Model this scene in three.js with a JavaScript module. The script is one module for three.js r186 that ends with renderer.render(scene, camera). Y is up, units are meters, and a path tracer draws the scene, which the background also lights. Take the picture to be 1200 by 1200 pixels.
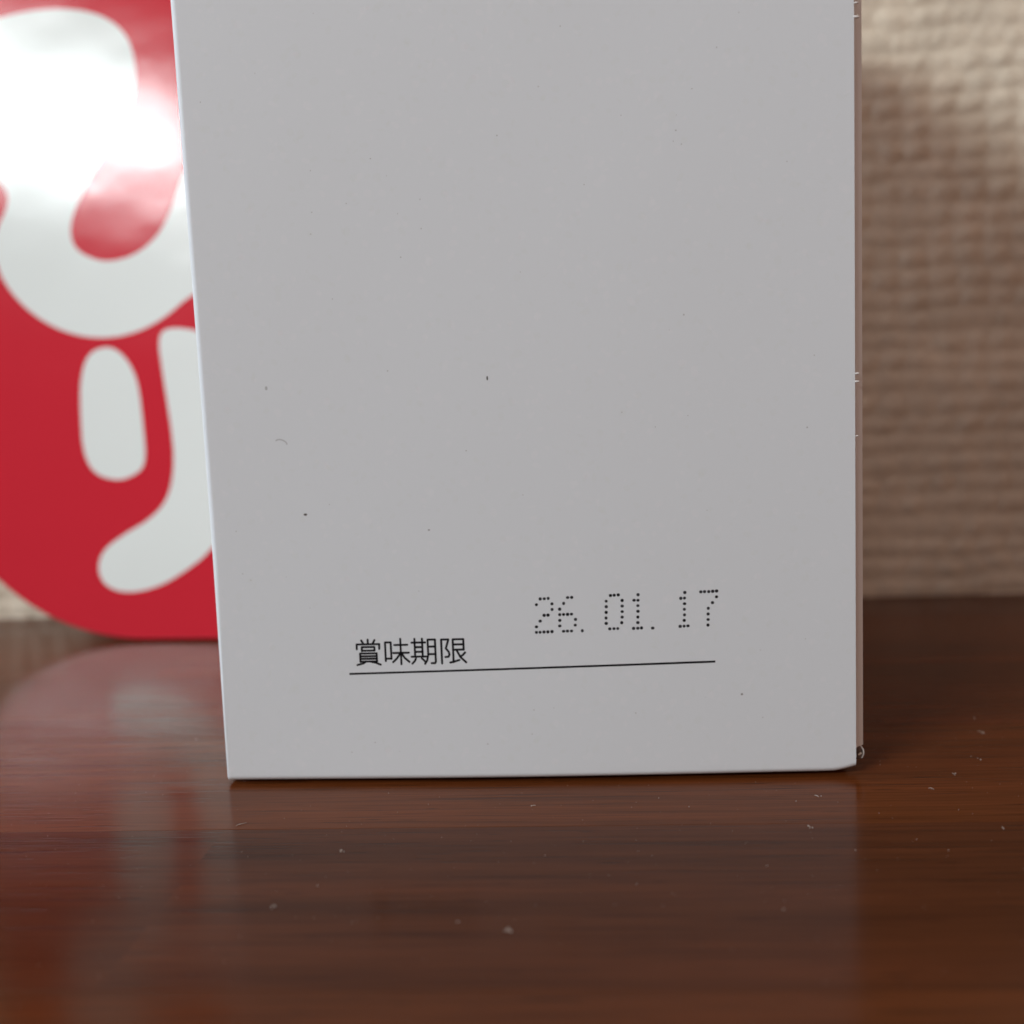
import * as THREE from 'three';
import { mergeGeometries } from 'three/addons/utils/BufferGeometryUtils.js';
import { RoundedBoxGeometry } from 'three/addons/geometries/RoundedBoxGeometry.js';
import { RectAreaLightUniformsLib } from 'three/addons/lights/RectAreaLightUniformsLib.js';

// ---------------------------------------------------------------- camera, light, exposure
// Everything below is written in millimetres and turned into metres by S.
const S = 0.001, rad = THREE.MathUtils.degToRad;
const scene = new THREE.Scene();
const camera = new THREE.PerspectiveCamera(2 * Math.atan(600 / 1300) * 180 / Math.PI, 1, 0.01, 30);
camera.rotation.order = 'YXZ';
camera.rotation.set(rad(-6.718), rad(4.095), rad(-2.2547));
camera.position.set(7.21 * S, 46.54 * S, 127.47 * S);
camera.focus = 0.1225;
camera.userData.fStop = 16;

scene.background = new THREE.Color(0.196, 0.130, 0.110);      // the dim room around the table
const renderer = new THREE.WebGLRenderer({ antialias: true });
renderer.toneMapping = THREE.LinearToneMapping;
renderer.toneMappingExposure = 1;
renderer.shadowMap.enabled = true;
renderer.outputColorSpace = THREE.SRGBColorSpace;
RectAreaLightUniformsLib.init();

// Out of view: a wide low window in front on the left, one far left placed to light the box edge, and an added dim warm fill on the right.
const UNSEEN_LIGHTS = [
  { az: 36.5, el: 29.0, d: 1600, bars: 40, rows: [[64, 0.5], [106, 2.35], [78, 0.62]], panes: [[360, [0.92, 0.99, 1.0], 31], [131, [1, 0.95, 0.88], 28]],
    label: 'wide window in front of the table that shines on the red sign' },
  { az: 84, el: 22, d: 1500, rows: [[560, 1]], bars: 34, panes: [[300, [0.86, 0.93, 1.03], 12], [300, [0.86, 0.93, 1.03], 12]],
    label: 'cool window out of view far to the left, placed to light the left edge of the box' },
  { az: -58, el: 12, d: 1500, rows: [[620, 1]], bars: 34, panes: [[620, [1, 0.68, 0.56], 0.4]],
    label: 'added dim warm fill panel out of view on the right, lifts the shadow on the wall' },
];

// ---------------------------------------------------------------- helpers
let seed = 20260117;
const rnd = () => { seed = (seed + 0x6d2b79f5) | 0; let t = Math.imul(seed ^ (seed >>> 15), 1 | seed); t = (t + Math.imul(t ^ (t >>> 7), 61 | t)) ^ t; return ((t ^ (t >>> 14)) >>> 0) / 4294967296; };
const hash = (x, y, s) => { let h = Math.imul(x | 0, 374761393) ^ Math.imul(y | 0, 668265263) ^ Math.imul(s | 0, 974634541); h = Math.imul(h ^ (h >>> 13), 1274126177); return ((h ^ (h >>> 16)) >>> 0) / 4294967296; };
function noise(x, y, s = 0) {
  const xi = Math.floor(x), yi = Math.floor(y), u = x - xi, v = y - yi, a = u * u * (3 - 2 * u), b = v * v * (3 - 2 * v);
  return (hash(xi, yi, s) * (1 - a) + hash(xi + 1, yi, s) * a) * (1 - b) + (hash(xi, yi + 1, s) * (1 - a) + hash(xi + 1, yi + 1, s) * a) * b;
}
const fbm = (x, y, s, n = 4) => { let t = 0, a = 0.5, m = 0; for (let i = 0; i < n; i++) { t += a * noise(x, y, s + i * 17); m += a; a /= 2; x *= 2.03; y *= 2.03; } return t / m; };
const smooth = (a, b, x) => { const t = Math.min(1, Math.max(0, (x - a) / (b - a))); return t * t * (3 - 2 * t); };
const clamp = (x, a = 0, b = 1) => Math.min(b, Math.max(a, x));
function metres(g) { g.scale(S, S, S); return g; }
function mesh(name, geometry, material, parent = scene) {
  const m = new THREE.Mesh(geometry, material); m.name = name; m.castShadow = m.receiveShadow = true; parent.add(m); return m;
}
function group(name, parent = scene) { const g = new THREE.Group(); g.name = name; parent.add(g); return g; }
function data(w, h, f, srgb) {                                  // f(i, j) -> [r, g, b] in 0..1
  const a = new Uint8Array(w * h * 4);
  for (let j = 0; j < h; j++) for (let i = 0; i < w; i++) { const c = f(i, j), o = (j * w + i) * 4; for (let k = 0; k < 3; k++) a[o + k] = clamp(c[k]) * 255 + 0.5; a[o + 3] = 255; }
  const t = new THREE.DataTexture(a, w, h); t.magFilter = THREE.LinearFilter; t.minFilter = THREE.LinearFilter;
  t.wrapS = t.wrapT = THREE.RepeatWrapping; if (srgb) t.colorSpace = THREE.SRGBColorSpace; t.needsUpdate = true; return t;
}
// A sheet given by f(u, v) -> [x, y, z] in mm and uv(u, v).
function sheet(nu, nv, f, uvf) {
  const p = [], uv = [], idx = [];
  for (let j = 0; j <= nv; j++) for (let i = 0; i <= nu; i++) { p.push(...f(i / nu, j / nv)); uv.push(...uvf(i / nu, j / nv)); }
  for (let j = 0; j < nv; j++) for (let i = 0; i < nu; i++) { const a = j * (nu + 1) + i, b = a + 1, c = a + nu + 1, d = c + 1; idx.push(a, b, d, a, d, c); }
  const g = new THREE.BufferGeometry();
  g.setAttribute('position', new THREE.Float32BufferAttribute(p, 3)); g.setAttribute('uv', new THREE.Float32BufferAttribute(uv, 2));
  g.setIndex(idx); g.computeVertexNormals(); return metres(g);
}

// ---------------------------------------------------------------- windows and the added fill panel (outside the picture, they light it)
const frameMat = new THREE.MeshStandardMaterial({ color: new THREE.Color(0.25, 0.2, 0.16), roughness: 0.6 });
UNSEEN_LIGHTS.forEach((W, k) => {
  const w = group(k ? 'window_00' + k : 'window'), dir = new THREE.Vector3(-Math.sin(rad(W.az)) * Math.cos(rad(W.el)), Math.sin(rad(W.el)), Math.cos(rad(W.az)) * Math.cos(rad(W.el)));
  w.position.copy(dir).multiplyScalar(W.d * S).add(new THREE.Vector3(-20 * S, 0, -70 * S));
  w.rotation.y = Math.atan2(-dir.x, -dir.z);                     // its +z looks at the table
  w.userData = { label: W.label, category: 'window' };
  const total = W.panes.reduce((a, p) => a + p[0], 0) + W.bars * (W.panes.length + 1), gap = 6, tall = W.rows.reduce((a, q) => a + q[0], 0) + gap * (W.rows.length - 1);
  let x = -total / 2;
  const bar = (cx, cy, bw, bh) => mesh('frame_bar', metres(new THREE.BoxGeometry(bw, bh, 40)).translate(cx * S, cy * S, 0), frameMat, w);
  bar(0, tall / 2 + W.bars / 2 + 1, total, W.bars); bar(0, -tall / 2 - W.bars / 2 - 1, total, W.bars);
  bar(x + W.bars / 2, 0, W.bars, tall); x += W.bars;
  for (const [pw, tint, power] of [...W.panes].reverse()) {
    const cx = x + pw / 2;
    let y = -tall / 2;                                           // row strengths are chosen to shape the glare on sign and desk
    for (const [ph, k] of W.rows) {
      const cy = y + ph / 2, m = new THREE.MeshStandardMaterial({ color: 0x222222, roughness: 0.3, emissive: new THREE.Color(...tint), emissiveIntensity: 1.5 * k });
      mesh('pane', metres(new THREE.BoxGeometry(pw, ph, 4)).translate(cx * S, cy * S, -8 * S), m, w);
      const l = new THREE.RectAreaLight(new THREE.Color(...tint), power * k, pw * S, ph * S);
      l.name = 'pane_light'; l.position.set(cx * S, cy * S, -2 * S); l.rotation.y = Math.PI; w.add(l);
      y += ph + gap;
    }
    x += pw; bar(x + W.bars / 2, 0, W.bars, tall); x += W.bars;
  }
});

// ---------------------------------------------------------------- wall with embossed woven wallpaper
const WALL_Z = -99.4;
function relief(x, y) {                                          // height in mm
  const wx = x + 1.1 * (noise(x * 0.11, y * 0.22, 5) - 0.5) * 2, wy = y + 0.75 * (noise(x * 0.1, y * 0.16, 9) - 0.5) * 2;
  const row = Math.floor(wy / 4.1), fy = wy / 4.1 - row, per = 5.0 + 1.2 * hash(row, 3, 2), off = hash(row, 7, 1) * 6, cx = (wx + off) / per, col = Math.floor(cx), fx = cx - col;
  const weft = Math.pow(Math.sin(Math.PI * fy), 0.65), warp = Math.pow(Math.sin(Math.PI * fx), 0.5), up = hash(col, row, 11);
  const h = weft * (0.4 + 0.6 * warp) * (0.7 + 0.4 * up) + 0.16 * (noise(x * 0.9, y * 1.5, 21) - 0.5) + 0.1 * (noise(x * 2.3, y * 3.1, 23) - 0.5);
  const v = Math.pow(Math.abs(Math.sin(Math.PI * (wx / 5.4 + 0.15 * hash(row, 1, 4)))), 0.5) ;
  return 0.9 * h * (0.5 + 0.5 * v) - 0.4;
}
{
  const X0 = -230, X1 = 230, Y0 = -4, Y1 = 200, nu = 520, nv = 270;
  const tex = data(512, 512, (i, j) => { const n = fbm(i / 40, j / 40, 31, 4), f = noise(i / 3, j / 2.2, 37); const k = 0.9 + 0.14 * n + 0.07 * (f - 0.5); return [k * 0.90, k * 0.86, k * 0.785]; }, true);
  const bump = data(512, 512, (i, j) => { const k = 0.5 * noise(i / 2.2, j / 2.2, 41) + 0.5 * noise(i / 6, j / 5, 43); return [k, k, k]; });
  const m = new THREE.MeshStandardMaterial({ map: tex, roughness: 0.85, bumpMap: bump, bumpScale: 0.00012 });
  const wall = group('wall'); wall.userData = { kind: 'structure', label: 'beige woven textured wallpaper wall behind the box' };
  mesh('wallpaper', sheet(nu, nv, (u, v) => { const x = X0 + (X1 - X0) * u, y = Y0 + (Y1 - Y0) * v; return [x, y, WALL_Z + relief(x, y)]; },
    (u, v) => [(X1 - X0) * u / 110, (Y1 - Y0) * v / 110]), m, wall);
  mesh('wall_body', metres(new THREE.BoxGeometry(460, 260, 60)).translate(0, 70 * S, (WALL_Z - 31.2) * S), new THREE.MeshStandardMaterial({ color: new THREE.Color(0.5, 0.44, 0.36), roughness: 0.9 }), wall);
}

// ---------------------------------------------------------------- wooden desk of glued strips
{
  const desk = group('wooden_desk');
  desk.userData = { label: 'glossy dark red brown wooden desk top under the white box', category: 'desk' };
  const TW = 2048, TH = 384;                                     // 300 mm x 31.6 mm
  const variants = [0, 1, 2].map((v) => {
    const pores = new Float32Array(TW * TH);
    for (let n = 0; n < 4200; n++) {
      const y = Math.floor(rnd() * TH), x0 = Math.floor(rnd() * TW), len = 14 + Math.pow(rnd(), 2) * 150, a = 0.12 + 0.62 * Math.pow(rnd(), 2), th = 1 + Math.floor(3.6 * rnd() * rnd()), dr = (rnd() - 0.5) * 0.02;
      for (let i = 0; i < len; i++) for (let t = 0; t < th; t++) { const yy = (y + t + Math.floor(dr * i) + TH) % TH, xx = (x0 + i) % TW; const e = Math.sin(Math.PI * i / len); pores[yy * TW + xx] = Math.max(pores[yy * TW + xx], a * e); }
    }
    const height = new Float32Array(TW * TH);
    const col = data(TW, TH, (i, j) => {
      const x = i / TW * 300, y = j / TH * 31.6;
      const wob = 1.6 * (noise(x / 60, y / 30, 50 + v) - 0.5);
      const broad = fbm(x / 130, (y + wob) / 3.2, 60 + v * 7, 3), fine = noise(x / 26, (y + wob) * 2.4, 70 + v * 7), hair = noise(x / 7, (y + wob) * 8.5, 80 + v * 7), cloud = fbm(x / 30, y / 9, 90 + v, 3);
      const p = pores[j * TW + i];
      let k = 0.72 + 0.3 * (broad - 0.5) * 1.6 + 0.15 * (fine - 0.5) + 0.2 * (hair - 0.5) + 0.2 * (cloud - 0.5); k *= 1 - 0.72 * p;
      height[j * TW + i] = 0.6 + 0.25 * (hair - 0.5) - 0.5 * p + 0.15 * (fine - 0.5);
      return [k, k * (0.98 - 0.05 * (broad - 0.5)), k * (0.97 + 0.1 * (cloud - 0.5))];
    });
    const bump = data(TW, TH, (i, j) => { const h = height[j * TW + i]; return [h, h, h]; });
    const rough = data(512, 256, (i, j) => { const n = fbm(i / 50, j / 22, 120 + v, 4), s = noise(i / 20, j / 1.6, 130 + v); const r = 0.16 + 0.06 * (n - 0.5) + 0.05 * (s - 0.5); return [r, r, r]; });
    return { col, bump, rough };
  });
  // base colours (linear) of the glued strips from the front to the wall
  const tones = [[0.15, 0.042, 0.012], [0.14, 0.040, 0.0115], [0.142, 0.042, 0.0125], [0.110, 0.033, 0.0112], [0.160, 0.045, 0.012], [0.150, 0.040, 0.0125], [0.160, 0.042, 0.0125], [0.135, 0.036, 0.012]];
  let z = 142, k = 0;
  const edges = [110.5, 79, 47.3, 15.7, -15.9, -47.5, -79, -100.5];
  for (const z1 of edges) {
    const v = variants[(k * 2 + 1) % 3], t = tones[k], w = z - z1;
    const m = new THREE.MeshPhysicalMaterial({ color: new THREE.Color(...t), map: v.col.clone(), roughness: 1, roughnessMap: v.rough, bumpMap: v.bump.clone(), bumpScale: 0.00002, specularIntensity: 0.17, ior: 1.5 });
    for (const q of [m.map, m.bumpMap]) { q.offset.set(k * 0.37, k * 0.61); q.needsUpdate = true; }
    const g = new RoundedBoxGeometry(460, 28, w - 0.02, 1, 0.06), p = g.attributes.position, uv = g.attributes.uv;
    for (let i = 0; i < p.count; i++) uv.setXY(i, p.getX(i) / 300, p.getZ(i) / 31.6);
    mesh(k ? 'board_' + String(k).padStart(3, '0') : 'board', metres(g).translate(0, -14 * S, (z + z1) / 2 * S), m, desk);
    z = z1; k++;
  }
}

// ---------------------------------------------------------------- red sign standing behind the box
{
  const W = 55, H = 150, R = 46, PX = 12;
  const c = document.createElement('canvas'); c.width = 2 * W * PX; c.height = H * PX;
  const g = c.getContext('2d');
  g.fillStyle = '#cb2939'; g.fillRect(0, 0, c.width, c.height);
  const px = (p) => [(p[0] + W) * PX, (H - p[1]) * PX];
  function blob(points) {                                        // smooth closed outline in mm
    const q = points.map(px), n = q.length; g.beginPath();
    for (let i = 0; i < n; i++) {
      const a = q[i], b = q[(i + 1) % n], m = [(a[0] + b[0]) / 2, (a[1] + b[1]) / 2];
      if (!i) { const l = q[n - 1]; g.moveTo((l[0] + a[0]) / 2, (l[1] + a[1]) / 2); }
      g.quadraticCurveTo(a[0], a[1], m[0], m[1]);
    }
    g.closePath(); g.fill();
  }
  g.fillStyle = '#e4ecea';
  blob([[-52, 119], [-38.3, 122.7], [-27.4, 123.4], [-18, 121.8], [-11.8, 117.4], [-9.8, 111.2], [-9.9, 105.2], [-12, 99.7], [-15.2, 95.6], [-18.5, 91.1], [-21.6, 85.9], [-24, 80.4], [-23.2, 75.8], [-19, 73.4], [-15.3, 72.8], [-10, 74], [-5.4, 77.6], [-2.4, 83.4], [-0.6, 89], [3, 92], [15, 90], [15, 70], [7.5, 68.4], [0.4, 65.4], [-4.3, 61.5], [-10.4, 58.7], [-17.4, 57.9], [-24.5, 59.2], [-30.8, 62.5], [-35.5, 66.7], [-38.7, 71.3], [-40.2, 76.5], [-39.4, 80.6], [-37.2, 84.3], [-36.8, 87], [-37.9, 89], [-41, 91.7], [-39.6, 95.8], [-37.4, 97.6], [-40.6, 99], [-52, 99]]);
  blob([[-16.6, 56.6], [-13.8, 55.4], [-11.4, 52.4], [-10, 48.5], [-9.2, 41.1], [-8.6, 33.4], [-11.4, 31.2], [-15.1, 30.4], [-19.6, 32], [-21.7, 36.3], [-22.1, 43.1], [-22.1, 50.6], [-20.4, 55.4]]);
  blob([[-5, 59.4], [-0.5, 59.4], [5.4, 57.4], [12, 46.8], [13.6, 33.9], [10, 24], [3.6, 16.2], [-0.6, 13.2], [-5.8, 10.2], [-12.2, 8.8], [-17, 9.9], [-19, 13.1], [-18, 17.1], [-13.3, 20.3], [-7.9, 23], [-4.3, 26.8], [-3, 32.7], [-3.4, 39.3], [-4.4, 45.8], [-5.4, 52.4], [-6, 57]]);
  const map = new THREE.CanvasTexture(c); map.colorSpace = THREE.SRGBColorSpace; map.wrapS = map.wrapT = THREE.ClampToEdgeWrapping;
  const bump = data(512, 512, (i, j) => { const x = i / 512 * 2 * W, y = j / 512 * H; const k = 0.72 * fbm(x / 24, y / 17, 201, 2) + 0.14 * noise(x / 7, y / 5, 207) + 0.04 * fbm(x / 2.6, y / 2, 211, 2); return [k, k, k]; });
  const coat = { roughness: 0.125, specularIntensity: 0.54, ior: 1.5 };
  const face = new THREE.MeshPhysicalMaterial({ ...coat, map, bumpMap: bump, bumpScale: 0.0002 }), rim = new THREE.MeshPhysicalMaterial({ ...coat, roughness: 0.3, color: new THREE.Color(0.5, 0.03, 0.05) });
  const s = new THREE.Shape();
  s.moveTo(-W + R, 0); s.lineTo(W - R, 0); s.absarc(W - R, R, R, -Math.PI / 2, 0); s.lineTo(W, H - R); s.absarc(W - R, H - R, R, 0, Math.PI / 2); s.lineTo(-W + R, H); s.absarc(-W + R, H - R, R, Math.PI / 2, Math.PI); s.lineTo(-W, R); s.absarc(-W + R, R, R, Math.PI, Math.PI * 1.5);
  const e = new THREE.ExtrudeGeometry(s, { depth: 1.6, bevelEnabled: true, bevelThickness: 0.4, bevelSize: 0.4, bevelOffset: -0.4, bevelSegments: 3, curveSegments: 40 });
  e.translate(0, 0, -2.0);
  const p = e.attributes.position, uv = e.attributes.uv;
  for (let i = 0; i < p.count; i++) uv.setXY(i, (p.getX(i) + W) / (2 * W), p.getY(i) / H);
  const m = mesh('round_sign', metres(e), [face, rim]);
  m.rotation.order = 'YXZ'; m.rotation.set(rad(-8), rad(-4.5), 0); m.position.set(-69 * S, 0.35 * S, -73.8 * S);
  m.userData = { label: 'glossy red rounded sign with thick white brush characters behind the box', category: 'sign' };
}

// ---------------------------------------------------------------- white paper carton
{
  const box = group('paper_carton');
  box.userData = { label: 'white paper carton printed with a dotted best before date', category: 'box' };
  box.position.set(0.12 * S, 0.79 * S, 2.17 * S); box.scale.setScalar(0.983);   // stands on the recessed tuck flap, front edge just off the desk
  const XL = -37.75, XR = 37.3, TOP = 129, r = 0.85, br = 0.7;
  // print: 78 mm x 104 mm at 20 px per mm, plain paper above it
  const PX = 19, TW = 78, THm = 104, c = document.createElement('canvas'); c.width = TW * PX; c.height = THm * PX;
  const g = c.getContext('2d');
  g.fillStyle = '#d8dfe5'; g.fillRect(0, 0, c.width, c.height);
  const at = (x, y) => [(x + 39) * PX, (THm - y) * PX];
  for (let i = 0; i < 2600; i++) { const [x, y] = at(-39 + 78 * rnd(), 103 * rnd()); g.fillStyle = rnd() < 0.5 ? 'rgba(255,255,255,0.04)' : 'rgba(120,122,126,0.018)'; g.beginPath(); g.ellipse(x, y, 2 + 9 * rnd(), 2 + 7 * rnd(), rnd() * 3, 0, 7); g.fill(); }
  const ink = '#0c0c10';
  g.strokeStyle = ink; g.lineCap = 'butt'; g.lineJoin = 'miter';
  g.lineWidth = 0.215 * PX; g.beginPath(); g.moveTo(...at(-22.05, 12.7)); g.lineTo(...at(21.1, 13.27)); g.stroke();
  // the four characters, as strokes on a 100 x 100 grid (y down)
  const sho = [[50, 0, 50, 18], [24, 3, 32, 16], [77, 2, 69, 16], [5, 37, 5, 18, 95, 18, 94, 37], [25, 45, 25, 29, 75, 29, 75, 43], [25, 43, 75, 43], [17, 87, 17, 54, 83, 54, 83, 87], [17, 65, 83, 65], [17, 75, 83, 75], [17, 86, 83, 86], [38, 87, 28, 93, 4, 99], [60, 87, 80, 92, 97, 99]];
  const aji = [[4, 86, 4, 13, 27, 13, 27, 78], [4, 77, 27, 77], [41, 24, 93, 24], [35, 55, 98, 55], [66, 0, 66, 100], [64, 56, 50, 76, 33, 91], [68, 56, 80, 75, 99, 91]];
  const ki = [[14, 0, 14, 71], [44, 0, 44, 71], [2, 15, 56, 15], [14, 33, 44, 33], [14, 52, 44, 52], [0, 71, 58, 71], [17, 78, 12, 88, 2, 98], [40, 78, 47, 84, 54, 93], [52, 100, 61, 86, 66, 64, 66, 4, 95, 4, 95, 92, 92, 98, 78, 98], [66, 32, 95, 32], [66, 62, 95, 62]];
  const gen = [[6, 101, 6, 4, 34, 4, 23, 40, 34, 55, 36, 66, 32, 74, 20, 75], [51, 96, 51, 4, 92, 4, 92, 47], [51, 25, 92, 25], [51, 46, 92, 46], [38, 98, 51, 95, 74, 88], [64, 47, 78, 76, 100, 98], [97, 58, 88, 68, 79, 74]];
  g.lineWidth = 0.225 * PX; g.lineCap = 'round'; g.lineJoin = 'round';
  for (const [strokes, x, y, w, h] of [[sho, -21.15, 16.81, 3.02, 3.08], [aji, -17.7, 16.83, 2.98, 3.07], [ki, -14.47, 16.79, 3.02, 3.03], [gen, -11.05, 16.76, 3.06, 2.97]]) {
    for (const s of strokes) { g.beginPath(); for (let i = 0; i < s.length; i += 2) g[i ? 'lineTo' : 'moveTo'](...at(x + s[i] / 100 * w, y - s[i + 1] / 100 * h)); g.stroke(); }
  }
  // dotted date from an ink-jet coder: 5 x 7 dots a character
  const GL = { 2: ['.###.', '#...#', '....#', '..##.', '.#...', '#....', '#####'], 6: ['..##.', '.#...', '#....', '####.', '#...#', '#...#', '.###.'], 0: ['.###.', '#...#', '#...#', '#...#', '#...#', '#...#', '.###.'],
    1: ['.#...', '##...', '.#...', '.#...', '.#...', '.#...', '###..'], 7: ['#####', '....#', '...#.', '..#..', '..#..', '..#..', '..#..'], '.': ['.....', '.....', '.....', '.....', '.....', '.....', '#....'] };
  g.fillStyle = ink;
  const date = [['2', 0.4, 17.24], ['6', 3.14, 17.3], ['.', 5.77, 17.33], ['0', 8.55, 17.44], ['1', 11.76, 17.45], ['.', 13.97, 17.44], ['1', 17.13, 17.55], ['7', 19.42, 17.57]];
  for (const [ch, x0, y0] of date) GL[ch].forEach((row, j) => [...row].forEach((q, i) => {
    if (q !== '#') return;
    const [x, y] = at(x0 + i * 0.458 + (6 - j) * 0.026 + (rnd() - 0.5) * 0.04, y0 + (6 - j) * 0.66 + i * 0.012 + (rnd() - 0.5) * 0.03);
    g.fillStyle = 'rgba(14,14,18,' + (0.8 + 0.2 * rnd()).toFixed(2) + ')'; g.beginPath(); g.ellipse(x, y, 0.178 * PX * (0.9 + 0.2 * rnd()), 0.172 * PX * (0.9 + 0.2 * rnd()), 0, 0, 7); g.fill();
  }));
  // specks in the paper
  const speck = (x, y, a, b, turn, col) => { g.fillStyle = col; g.beginPath(); g.ellipse(...at(x, y), a * PX, b * PX, turn, 0, 7); g.fill(); };
  speck(-4.15, 47.0, 0.08, 0.24, 0, 'rgba(60,58,58,0.9)'); speck(-26.24, 31.94, 0.2, 0.12, 0, 'rgba(70,66,62,0.85)'); speck(-11.7, 29.7, 0.14, 0.09, 0, 'rgba(110,110,112,0.6)'); speck(24.1, 9.3, 0.13, 0.13, 0, 'rgba(120,118,116,0.8)'); speck(-29.95, 46.84, 0.15, 0.22, 0, 'rgba(120,122,126,0.4)');
  g.strokeStyle = 'rgba(110,110,114,0.32)'; g.lineWidth = 0.16 * PX; g.beginPath(); g.ellipse(...at(-28.6, 40.4), 0.7 * PX, 0.4 * PX, 0.35, Math.PI * 1.1, Math.PI * 1.9); g.stroke();
  for (let i = 0; i < 70; i++) speck(-36 + 72 * rnd(), 3 + 95 * rnd(), 0.04 + 0.07 * rnd(), 0.04 + 0.06 * rnd(), 0, 'rgba(110,108,106,' + (0.12 + 0.3 * rnd()).toFixed(2) + ')');
  const map = new THREE.CanvasTexture(c); map.colorSpace = THREE.SRGBColorSpace; map.wrapS = map.wrapT = THREE.ClampToEdgeWrapping;
  const bump = data(1024, 1024, (i, j) => { const k = 0.55 * fbm(i / 7, j / 7, 301, 3) + 0.45 * fbm(i / 90, j / 90, 305, 3); return [k, k, k]; });
  bump.repeat.set(1.6, 2.1);
  const card = new THREE.MeshPhysicalMaterial({ map, roughness: 0.55, specularIntensity: 0.22, bumpMap: bump, bumpScale: 0.000016 });
  const plain = new THREE.MeshPhysicalMaterial({ color: new THREE.Color(0.76, 0.76, 0.75), roughness: 0.5, specularIntensity: 0.6 });
  const cut = new THREE.MeshStandardMaterial({ color: new THREE.Color(0.62, 0.55, 0.47), roughness: 0.9 });
  const dark = new THREE.MeshStandardMaterial({ color: new THREE.Color(0.16, 0.12, 0.1), roughness: 0.95 });
  // front panel: rolls round the left fold and round the bottom crease, ends in a cut edge on the right
  const bottom = (x) => -0.42 + 0.08 * (x + 37.5) / 75 + 0.55 * Math.pow(clamp((x - 34.6) / 2.7), 1.4);
  const bow = (x, y) => 0.5 * Math.pow(clamp(1 - y / 70), 2) * Math.cos((x / 76) * Math.PI) + 0.22 * (fbm(x / 30 + 4, y / 34, 320, 2) - 0.5);
  const nA = 12, nF = 90, nU = nA + nF, xs = [], zs = [];
  for (let i = 0; i <= nA; i++) { const a = rad(88 - 88 * i / nA); xs.push(XL + r - r * Math.sin(a)); zs.push(-r + r * Math.cos(a)); }
  for (let i = 1; i <= nF; i++) { xs.push(XL + r + (XR - XL - r) * i / nF); zs.push(0); }
  xs.unshift(XL); zs.unshift(-6);
  const U = nU + 1, nB = 8, nV = nB + 60;
  const point = (i, j, inset) => {
    const x = xs[i], y0 = bottom(x); let y, dz = 0;
    if (j <= nB) { const a = rad(90 - 90 * j / nB); y = y0 + br - br * Math.sin(a); dz = -br + br * Math.cos(a); } else y = y0 + br + (TOP - y0 - br) * Math.pow((j - nB) / (nV - nB), 1.15);
    const k = 0.3 + 0.7 * smooth(0, 30, y), roll = x < XL + r && i > 0 ? k : 1;   // the left crease is sharpest at the foot
    return [XL + (x - XL) * roll - 0.12 - 0.38 * clamp(y / 95) * clamp((0 - x) / 38) + inset, y, zs[i] * roll + dz + bow(x, y)];
  };
  const front = sheet(U, nV, (u, v) => point(Math.round(u * U), Math.round(v * nV), 0), (u, v) => { const q = point(Math.round(u * U), Math.round(v * nV), 0); return [(q[0] + 39) / TW, q[1] / THm]; });
  const fp = mesh('front_panel', front, card, box);
  fp.userData.label = 'printed front panel with date and underline';
  // cut edge of the front panel (0.42 mm card)
  mesh('cut_edge', sheet(1, nV, (u, v) => { const q = point(U, Math.round(v * nV), 0); return [q[0], q[1], q[2] - 0.42 * u]; }, (u, v) => [u, v]), cut, box);
  // carton body behind it: fold on the right stands out past the cut edge
  const prof = [[XL + 0.45, -1.6], [XL + 0.9, -0.45], [XR + 0.02, -0.45], [XR + 0.42, -0.95], [XR + 1.02, -1.45], [XR + 1.06, -2.4], [XR + 0.9, -12], [XR + 0.4, -65.2], [XR - 0.3, -66], [XL + 0.8, -66], [XL + 0.2, -65.2], [XL + 0.05, -8]];
  const sh = new THREE.Shape(prof.map(([x, z]) => new THREE.Vector2(x, -z)));
  const body = new THREE.ExtrudeGeometry(sh, { depth: TOP - 2.85, bevelEnabled: false }); body.rotateX(-Math.PI / 2); body.scale(1, 1, 1); body.translate(0, 2.45, 0);
  // after the turn the shape's y runs to -z
  mesh('carton_body', metres(body), plain, box);
  const low = new THREE.ExtrudeGeometry(new THREE.Shape([[XL + 0.25, -1.2], [XR - 0.3, -1.2], [XR - 0.6, -65], [XL + 0.6, -65]].map(([x, z]) => new THREE.Vector2(x, -z))), { depth: 2.0, bevelEnabled: false }); low.rotateX(-Math.PI / 2); low.translate(0, 0.3, 0);
  mesh('bottom_panel', metres(low), cut, box);
  mesh('tuck_flap', metres(new RoundedBoxGeometry(60, 1.6, 50, 2, 0.2)).translate(1 * S, 0, -36 * S), plain, box);
  // the open corner of layered card at the lower right
  const corner = group('corner_fold', box);
  mesh('gap_shade_block', metres(new RoundedBoxGeometry(0.9, 1.6, 3.4, 2, 0.25)).translate((XR + 0.35) * S, 1.6 * S, -2.75 * S), dark, corner);  // solid block, its dark colour stands for the shade inside the open corner
  const arc = []; for (let i = 0; i <= 14; i++) { const a = rad(-50 + 130 * i / 14); arc.push([XR + 0.38 + 0.72 * Math.cos(a), 1.6 + 0.9 * Math.sin(a)]); }
  const ribbon = new THREE.Shape([...arc.map(([x, y]) => new THREE.Vector2(x, y)), ...arc.map(([x, y]) => new THREE.Vector2(x - 0.13, y - 0.03)).reverse()]);
  mesh('curled_flap', metres(new THREE.ExtrudeGeometry(ribbon, { depth: 3, bevelEnabled: false }).translate(0, 0, -4.2)), plain, corner);
  mesh('card_layer', metres(new RoundedBoxGeometry(0.5, 0.22, 2.4, 2, 0.08)).rotateZ(0.5).translate((XR + 0.55) * S, 1.5 * S, -2.1 * S), cut, corner);
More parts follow.
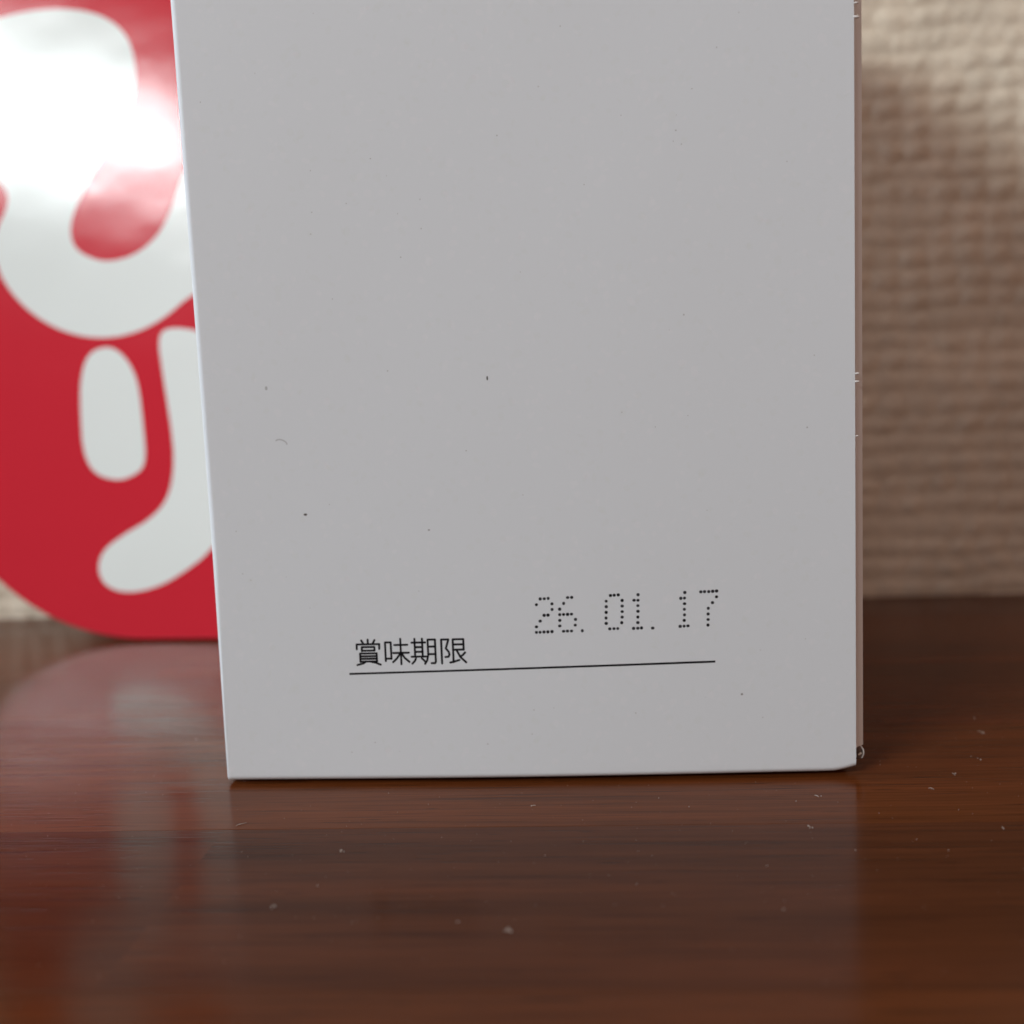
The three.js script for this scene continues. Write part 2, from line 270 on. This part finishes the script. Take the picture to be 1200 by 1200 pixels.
  // torn fibres on the cut edge
  for (const [y, a] of [[84.15, 0.2], [85.6, 0.15], [45.9, 0.16], [45.0, 0.17], [38.9, 0.1]]) {
    const f = new THREE.IcosahedronGeometry(1, 1); f.scale(a * 2, a * 0.8, a); f.rotateZ(0.25 * (rnd() - 0.5)); f.translate(XR + 0.12, y, -0.12);
    mesh('torn_fibre', metres(f), plain, box);
  }
  mesh('top_panel', metres(new RoundedBoxGeometry(74, 0.6, 63.4, 2, 0.2)).translate(-0.1 * S, (TOP - 0.1) * S, -33.5 * S), plain, box);
}

// ---------------------------------------------------------------- dust and lint lying on the desk
{
  const parts = [];
  const big = [[-31.7, 14.3, 1.0], [-47.2, -14.9, 0.6], [-18.9, 21.4, 0.9], [-19.7, 29.4, 0.5], [-22.6, 33.4, 0.7], [-14.8, 36.4, 0.4], [-16.9, 5.8, 0.35], [-0.3, 10.2, 0.7], [-0.9, 37.9, 0.8], [-5.4, 36.5, 0.5], [31.2, 8.5, 0.75], [28.4, 9.7, 0.35], [28.8, 16.8, 1.0], [31.8, 22.5, 0.4], [22.7, 34.7, 0.6], [40.6, 22.5, 0.5], [57, -18.3, 0.7], [55.9, -12.3, 0.9], [52.1, -2.7, 0.9], [47.6, 2, 0.8], [43.6, 6.7, 0.7], [13.7, 8.2, 0.4], [16.8, 11, 0.35], [22.9, 25.7, 0.5], [47.5, 17.6, 0.7]];
  for (let i = 0; i < 760; i++) big.push([-62 + 135 * rnd(), -60 + 112 * rnd(), 0.07 + 0.22 * rnd() * rnd()]);
  for (const [x, z, size] of big) {
    const s = size * 0.66;
    if (x > -38 && x < 38.6 && z < 3.6 && z > -67) continue;
    const n = s > 0.45 ? 2 + Math.floor(rnd() * 3) : 1;
    for (let k = 0; k < n; k++) {
      const dx = (rnd() - 0.5) * s * 1.1, dz = (rnd() - 0.5) * s * 1.1;
      if (rnd() < 0.5 || s < 0.3) { const g = new THREE.IcosahedronGeometry(1, 0); g.scale(s * (0.1 + 0.14 * rnd()), 0.05 + 0.06 * s * rnd(), s * (0.08 + 0.1 * rnd())); g.rotateY(rnd() * 6); g.translate(x + dx, 0.05, z + dz); parts.push(g); }
      else { const a = rnd() * 6.3, l = s * (0.35 + 0.4 * rnd()), b = (rnd() - 0.5) * l; const q = new THREE.TubeGeometry(new THREE.QuadraticBezierCurve3(new THREE.Vector3(-l * Math.cos(a), 0.04, -l * Math.sin(a)), new THREE.Vector3(b * Math.sin(a), 0.16, -b * Math.cos(a)), new THREE.Vector3(l * Math.cos(a), 0.05, l * Math.sin(a))), 7, 0.028, 4).toNonIndexed(); q.translate(x + dx, 0, z + dz); parts.push(q); }
    }
  }
  const clean = parts.map((g) => { const q = g.index ? g.toNonIndexed() : g; q.deleteAttribute('uv'); return q; });
  const d = mesh('dust', metres(mergeGeometries(clean)), new THREE.MeshStandardMaterial({ color: new THREE.Color(0.46, 0.4, 0.35), roughness: 0.9 }));
  d.userData = { kind: 'stuff', label: 'pale dust specks and lint on the desk', category: 'dust' };
}

scene.traverse((o) => { if (o.isLight) o.castShadow = !o.isRectAreaLight; });
renderer.render(scene, camera);
